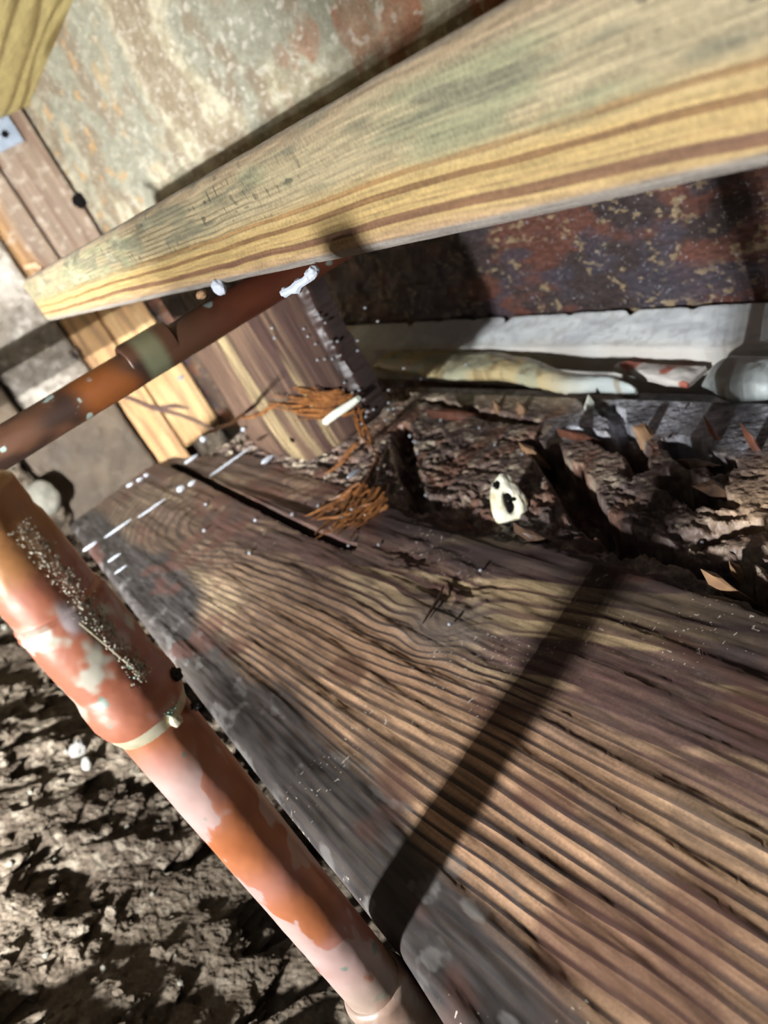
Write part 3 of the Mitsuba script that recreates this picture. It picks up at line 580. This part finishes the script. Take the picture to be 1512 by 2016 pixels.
for hx, hy, sx, sy in ((1000, 978, 9, 8), (1004, 998, 6, 13), (977, 956, 6, 8), (1012, 982, 6, 5)):
    s = trimesh.creation.icosphere(subdivisions=2); q = np.array(s.vertices); q = q * (1 + .5 * (2 * meshkit.fbm(q * 1.7 + hx, 3, 2) - 1))[:, None] * np.array([sx, sy, 7]) * px
    add(fm + '__pit', trimesh.Trimesh(q @ B.T + Wd(fpt(hx, hy, 8 * px)), s.faces, process=False), 'm_hole', smooth=True)

# ------------------------------------------------------------------ copper pipe under the beam, with its coupling
PA, PU = .160, -.0058
cp = thing('copper_pipe', 'thick salmon copper pipe with a soldered coupling, running down the left under the beam', 'pipe')
def along(w0, w1, prof, **k): return lathe(Wd((w0, PA, PU)), Wd((w1, PA, PU)), prof, **k)
rp, rc = .0083, .0096
add(cp + '__tube', along(.072, .30, [(0, rp)] + [(t, rp) for t in np.linspace(.01, 1, 60)], n=96, bump=.0003), 'm_copper', smooth=40)
L0, L1 = .0203, .0805
def cw(w): return (w - L0) / (L1 - L0)
prof = [(0, .0012), (cw(L0 + .0003), rp * .6), (cw(L0 + .0008), rp * .85), (cw(L0 + .0018), rp)] + [(cw(w), rp + .0004) for w in np.linspace(L0 + .0025, .028, 8)] + [(cw(.0295), rp + .0001), (cw(.0315), .0090), (cw(.036), .0092), (cw(.0475), .0091), (cw(.0485), .0090), (cw(.0495), rc - .0002), (cw(.0505), rc + .0004)]
prof += [(cw(w), rc - .0001 + .0003 * math.sin((w - .046) * 140)) for w in np.linspace(.052, .068, 16)] + [(cw(.071), rc + .0006), (cw(.0755), rc + .0008), (cw(.0785), rc + .0002), (cw(.0802), rc - .0008), (1, rp + .0002)]
add(cp + '__coupling', along(L0, L1, prof, n=110, bump=.0005, seed=3), 'm_copper', smooth=50)
add(cp + '__solder_ring', along(.0787, .0822, [(0, rp), (.1, rc - .0003), (.35, rp + .0009), (.7, rp + .0004), (1, rp)], n=80, bump=.0006, seed=5), 'm_solder', 'pale solder ring', smooth=50)
add(cp + '__end_fitting', along(.188, .225, [(0, rp), (.02, rc - .0004), (.06, rc + .0004), (.5, rc), (1, rc), (1, rp)], n=80, bump=.0003, seed=8), 'm_copper', smooth=50)
add(cp + '__rim', along(.0478, .0500, [(0, .0088), (.3, rc - .0003), (.6, rc + .0001), (1, .0088)], n=80, bump=.0004, seed=9), 'm_copper', 'thin ring', smooth=50)
def ring_pt(w, ang, r): return Wd((w, PA - r * math.cos(ang) if False else PA + r * math.cos(ang), PU + r * math.sin(ang)))
# seam and dust along the crest that faces the camera
toward = math.atan2(.0058, -.16)                                     # direction to the camera in the a-u plane (nearly -a)
add(cp + '__seam', tube([ring_pt(w, math.pi - .10 - .5 * (w - .05) / .03, rc + .0001) for w in np.linspace(.050, .0785, 14)], .00022, 6), 'm_solder', 'raised pale seam')
add(cp + '__solder_drip', lump(ring_pt(.0815, math.pi - .38, rp + .0012) - np.array([0, 0, Z0]), (.0016, .0012, .0013), .4, 1.5, 4, 2), 'm_solder', 'small solder drip')
def grit(n, w0, w1, a_mid, a_sd, r, rmax, seed):
    q = np.random.default_rng(seed); ms = []
    base = trimesh.creation.icosphere(subdivisions=0)
    for _ in range(n):
        w = q.uniform(w0, w1); an = q.normal(a_mid, a_sd); s = q.uniform(.00012, rmax)
        b = base.vertices * s * q.uniform(.6, 1.5, 3) + ring_pt(w, an, r + s * .3); ms.append(trimesh.Trimesh(b, base.faces, process=False))
    return trimesh.util.concatenate(ms)
add(cp + '__dust', grit(750, .03, .072, math.pi - .45, .12, rc + .0002, .00024, 1), 'm_dust', 'fuzzy grey dust along the crest', kind='stuff', smooth=False)
add(cp + '__verdigris', grit(300, .050, .080, math.pi - .45, .10, rc, .00022, 2), 'm_teal', 'green verdigris crumbs', kind='stuff', smooth=False)
for w, an, s in ((.075, math.pi - 1.05, .0015), (.0835, math.pi - 1.0, .0011)):
    add('dirt_clump', lump(ring_pt(w, an, rc + s * .5) - np.array([0, 0, Z0]), (s, s, s), .6, 2.6, int(w * 1e4), 3), 'm_black_grit', ('larger' if s > .0013 else 'smaller') + ' black crumb of dirt on the shaded side of the copper pipe', 'dirt clump')

# riser
rs = thing('riser_pipe', 'thin dark brown copper riser crossing in front of the far sill boards', 'pipe')
add(rs + '__tube', lathe(Wd((.0345, .357, -.45)), Wd((.0445, .357, H)), [(t, .0085) for t in np.linspace(0, 1, 90)], n=48, bump=.0004), 'm_riser', smooth=40)
add(rs + '__coupling', lathe(Wd((.0385, .357, .072)), Wd((.0388, .357, .096)), [(0, .0085), (.04, .0092), (.5, .0091), (.96, .0092), (1, .0085)], n=48, bump=.0003), 'm_riser', smooth=40)

# ------------------------------------------------------------------ small things
def ground_hit(x, y):
    r = ray(x, y); t = np.linspace(.1, 1.6, 3000); P = r[None] * t[:, None]
    k = np.nonzero(P[:, 2] < ground_u(P[:, 0], P[:, 1]))[0]
    return P[k[0]] if len(k) else P[-1]
def pebble(x, y, sx, sy, m, label, cat, group=None, seed=0, sub=3):
    c = ground_hit(x, y); d = c @ B[:, 2] / 1512; s = trimesh.creation.icosphere(subdivisions=sub); q = np.array(s.vertices)
    q = q * (1 + .45 * (2 * meshkit.fbm(q * 1.6 + seed, 4, seed) - 1))[:, None] * np.array([sx, sy, min(sx, sy)]) * d
    return add('pebble' if cat == 'pebble' else 'dirt_clod', trimesh.Trimesh(q @ B.T + Wd(c - ray(x, y) * d * 3), s.faces, process=False), m, label, cat, group, smooth=True)
pebble(155, 1478, 16, 22, 'm_white_lump', 'white crumb on the dirt just left of the copper coupling', 'pebble', seed=3)
pebble(170, 1508, 10, 18, 'm_white_lump', 'elongated white crumb on the dirt right below the larger white crumb', 'pebble', seed=4)
for i, (x, y, s) in enumerate([(105, 1694, 9), (20, 1700, 6), (12, 1212, 7), (8, 1235, 6), (300, 1760, 5), (355, 1935, 6), (250, 1630, 5), (310, 1620, 5), (90, 1880, 6), (205, 1905, 7), (130, 1480, 5), (60, 1560, 5)]):
    pebble(x, y, s, s, 'm_stone', 'tiny pale pebble half sunk in the lumpy dirt bank', 'pebble', 'pale pebbles in the dirt', seed=20 + i, sub=2)
q = np.random.default_rng(9)
for i in range(60):
    x, y = q.uniform(0, 520), q.uniform(1380, 2016)
    if x > (y - 1330) * .62 - 20: continue
    s = q.uniform(6, 20); pebble(x, y, s, s * q.uniform(.6, 1.2), 'm_dirt', 'rough brown clod in the lumpy dirt bank', 'dirt clod', 'clods in the dirt bank', seed=50 + i, sub=3)
c = on(80, 985, 1, FAR - .10); add('pebble', lump(c, (.026, .022, .027), .25, 1.4, 6), 'm_stone', 'round grey green stone at the foot of the brown block beside the pipe', 'pebble', smooth=True)
for i, (x, y, s) in enumerate(((25, 935, .016), (50, 955, .012), (110, 1010, .014), (20, 900, .012), (205, 735, .010), (228, 745, .008))):
    c = on(x, y, 1, FAR - .06); add('dirt_clod', lump(c, (s, s, s), .45, 1.8, 30 + i), 'm_dirt', 'dark crumb of mortar lodged in the joints of the far masonry wall', 'dirt clod', 'crumbs at the far wall', smooth=True)

# roots and twigs by the sill boards
rk = thing('root', 'thin dark root hanging across the tan sill board', 'root')
def apts(pts, a0, a1): return [Wd(on(x, y, 1, a0 + (a1 - a0) * k / (len(pts) - 1))) for k, (x, y) in enumerate(pts)]
add(rk + '__stem', tube(apts([(222, 772), (262, 786), (300, 803), (350, 815), (390, 830), (425, 848)], .95, .80), [.0022, .0026, .0026, .0022, .002, .0012], 8), 'm_root')
add(rk + '__branch', tube(apts([(285, 797), (315, 803), (345, 799), (372, 804)], .93, .90), [.0022, .0026, .003, .001], 8), 'm_root')
add('twig', tube(apts([(85, 530), (70, 520), (48, 527)], .70, .705), [.002, .003, .0025], 8), 'm_chip_tan', 'small tan chip standing at the far end of the yellow joist', 'twig')
# lint under the joist
ln = thing('lint_tuft', 'twisted white lint tuft hanging from the lower edge of the yellow joist', 'lint')
P = [(623, 533), (615, 540), (600, 553), (590, 558), (585, 566), (572, 571), (562, 576)]
pts = [Wd(on(x, y, 2, .1045 - .0006 * k)) for k, (x, y) in enumerate(P)]
add(ln + '__strand', tube(pts, [.0010, .0016, .0012, .0014, .0019, .0012, .0014], 8), 'm_lint')
for k, (x, y, s) in enumerate(((562, 575, .0016), (587, 561, .0018), (610, 541, .0016), (618, 533, .0015))): add(ln + '__fluff', lump(on(x, y, 2, .1035), (s, s, s * 1.1), .5, 2, k, 2), 'm_lint', smooth=True)
add('drip_blob', lump(on(431, 566, 2, .1035), (.0032, .0042, .0022), .3, 1.5, 3, 3), 'm_lint', 'pale wax like drop on the lower edge of the yellow joist above the riser', 'drop', smooth=True)
add('drip_blob', lump(on(397, 580, 2, .103), (.0016, .002, .0022), .3, 1.5, 8, 3), 'm_chip_tan', 'small tan crumb on the lower edge of the yellow joist', 'crumb', smooth=True)
# the fly
fy = thing('fly', 'small dark fly on the grey foundation block above the riser', 'fly')
c = on(147, 700, 1, FAR - .013)
add(fy + '__body', lump(c, (.0062, .003, .0034), .15, 1.2, 2, 3), 'm_insect', smooth=True)
for dx, dz in ((-.004, .005), (-.005, -.004)): add(fy + '__wing', lump(c + np.array([dx, -.001, dz]), (.0055, .0007, .0028), .1, 1.2, 4, 2), 'm_wing', smooth=True)
for k in range(3): add(fy + '__leg', tube([Wd(c + np.array([.003 * (k - 1), -.001, -.002])), Wd(c + np.array([.005 * (k - 1), -.004, -.006])), Wd(c + np.array([.007 * (k - 1), -.001, -.009]))], .0005, 5), 'm_insect')

# ------------------------------------------------------------------ water: clinging beads and falling drops
C4 = [(470, 440), (485, 500), (660, 445), (685, 490), (730, 535), (740, 630), (785, 625), (830, 625), (745, 360), (765, 385), (787, 410), (825, 520), (860, 520), (980, 515), (980, 575), (1100, 400), (1025, 320), (1255, 680), (1220, 750),
      (1245, 790), (1355, 740), (1325, 740), (770, 810), (710, 835), (895, 810), (950, 825), (903, 765), (990, 810), (563, 845), (965, 945), (990, 930), (1025, 925), (1075, 925), (1030, 968), (1005, 1010), (1165, 810), (1165, 885), (1160, 925),
      (1195, 920), (1145, 990), (1475, 988), (1290, 1080), (1315, 1115), (1335, 1185), (1355, 1385), (1385, 1435), (1315, 1335), (770, 925), (1085, 1225), (1100, 1280), (1100, 1340), (945, 1480), (945, 1520), (885, 1570), (820, 1630), (745, 1500),
      (1060, 1510), (1030, 1455), (590, 1550), (370, 1585), (335, 1780), (1105, 1730), (925, 1735), (75, 1490), (65, 1645)]
C5 = [(250, 355), (145, 585), (305, 620), (15, 655), (40, 680), (60, 865), (85, 905), (1270, 740), (1090, 665), (485, 730), (370, 690), (1235, 1100), (1150, 545), (310, 1215), (180, 1440)]
beads = [(380 + x / 3.024, 500 + y / 3.024) for x, y in C4] + [(800 + x * .471, 550 + y * .471) for x, y in C5]
sph = trimesh.creation.icosphere(subdivisions=2)
def bead_label(x, y):
    lab = ('glinting bead of water on the dark beam face below the frayed fibres' if y > 975 and x < 800 else 'glinting bead of water on the rotted plank right of the cream foam lump' if x > 1040 else
           'glinting bead of water on the rotted plank left of the cream foam lump' if x > 780 or (x > 740 and y > 760) else 'glinting bead of water on the frayed brown fibres of the wet blocking' if y > 760 else
           'glinting bead of water along the near edge of the wet blocking below the lint tuft')
    return lab, 'water drop', 'beads: ' + lab[26:]
ORD = ['first', 'second', 'third', 'fourth', 'fifth', 'sixth', 'seventh', 'eighth', 'ninth', 'tenth', 'eleventh', 'twelfth', 'thirteenth', 'fourteenth', 'fifteenth', 'sixteenth', 'seventeenth', 'eighteenth']
for x, y in beads:
    p = surf(x, y, .0012); d = p @ B[:, 2] / 1512; s = max(.0008, 3.0 * d)
    add('water_bead', trimesh.Trimesh(sph.vertices * s * [1, 1, 1.15] + Wd(p), sph.faces, process=False), 'm_water', *bead_label(x, y), smooth=True)
for k_, (x0, y0, x1, y1, hw) in enumerate(sorted([(162, 1084, 192, 1067, 4), (203, 1058, 262, 1022, 3), (268, 1018, 330, 982, 2.6), (346, 966, 366, 957, 7), (368, 955, 388, 946, 5), (360, 912, 392, 895, 4), (248, 958, 264, 950, 4), (268, 947, 282, 940, 4), (284, 938, 292, 932, 4),
                             (407, 936, 505, 878, 3), (512, 912, 542, 895, 6), (681, 941, 712, 921, 6), (346, 747, 366, 740, 5), (394, 868, 406, 860, 7), (474, 848, 484, 842, 5), (508, 822, 532, 810, 6), (210, 1105, 240, 1090, 3), (225, 1130, 250, 1112, 2.5)])):
    w = .150; p, q2 = on(x0, y0, 0, w), on(x1, y1, 0, w); q2 = np.array([w, p[1] * .5 + q2[1] * .5, q2[2]]); p = np.array([w, q2[1], p[2]]); d = p @ B[:, 2] / 1512; r = hw * d
    t = np.linspace(0, 1, 11); add('falling_drop', tube([Wd(p + (q2 - p) * k) for k in t], r * np.sqrt(np.clip(1 - (2 * t - 1) ** 2, .02, 1)) * (1.1 - .35 * t), 10), 'm_water',
        ('long thin' if x1 - x0 > 50 else 'thick short' if hw > 4.5 else 'short thin') + ' streak of falling water, ' + ORD[k_] + ' from the left beside the beam end', 'water drop', 'falling water drops', smooth=True)
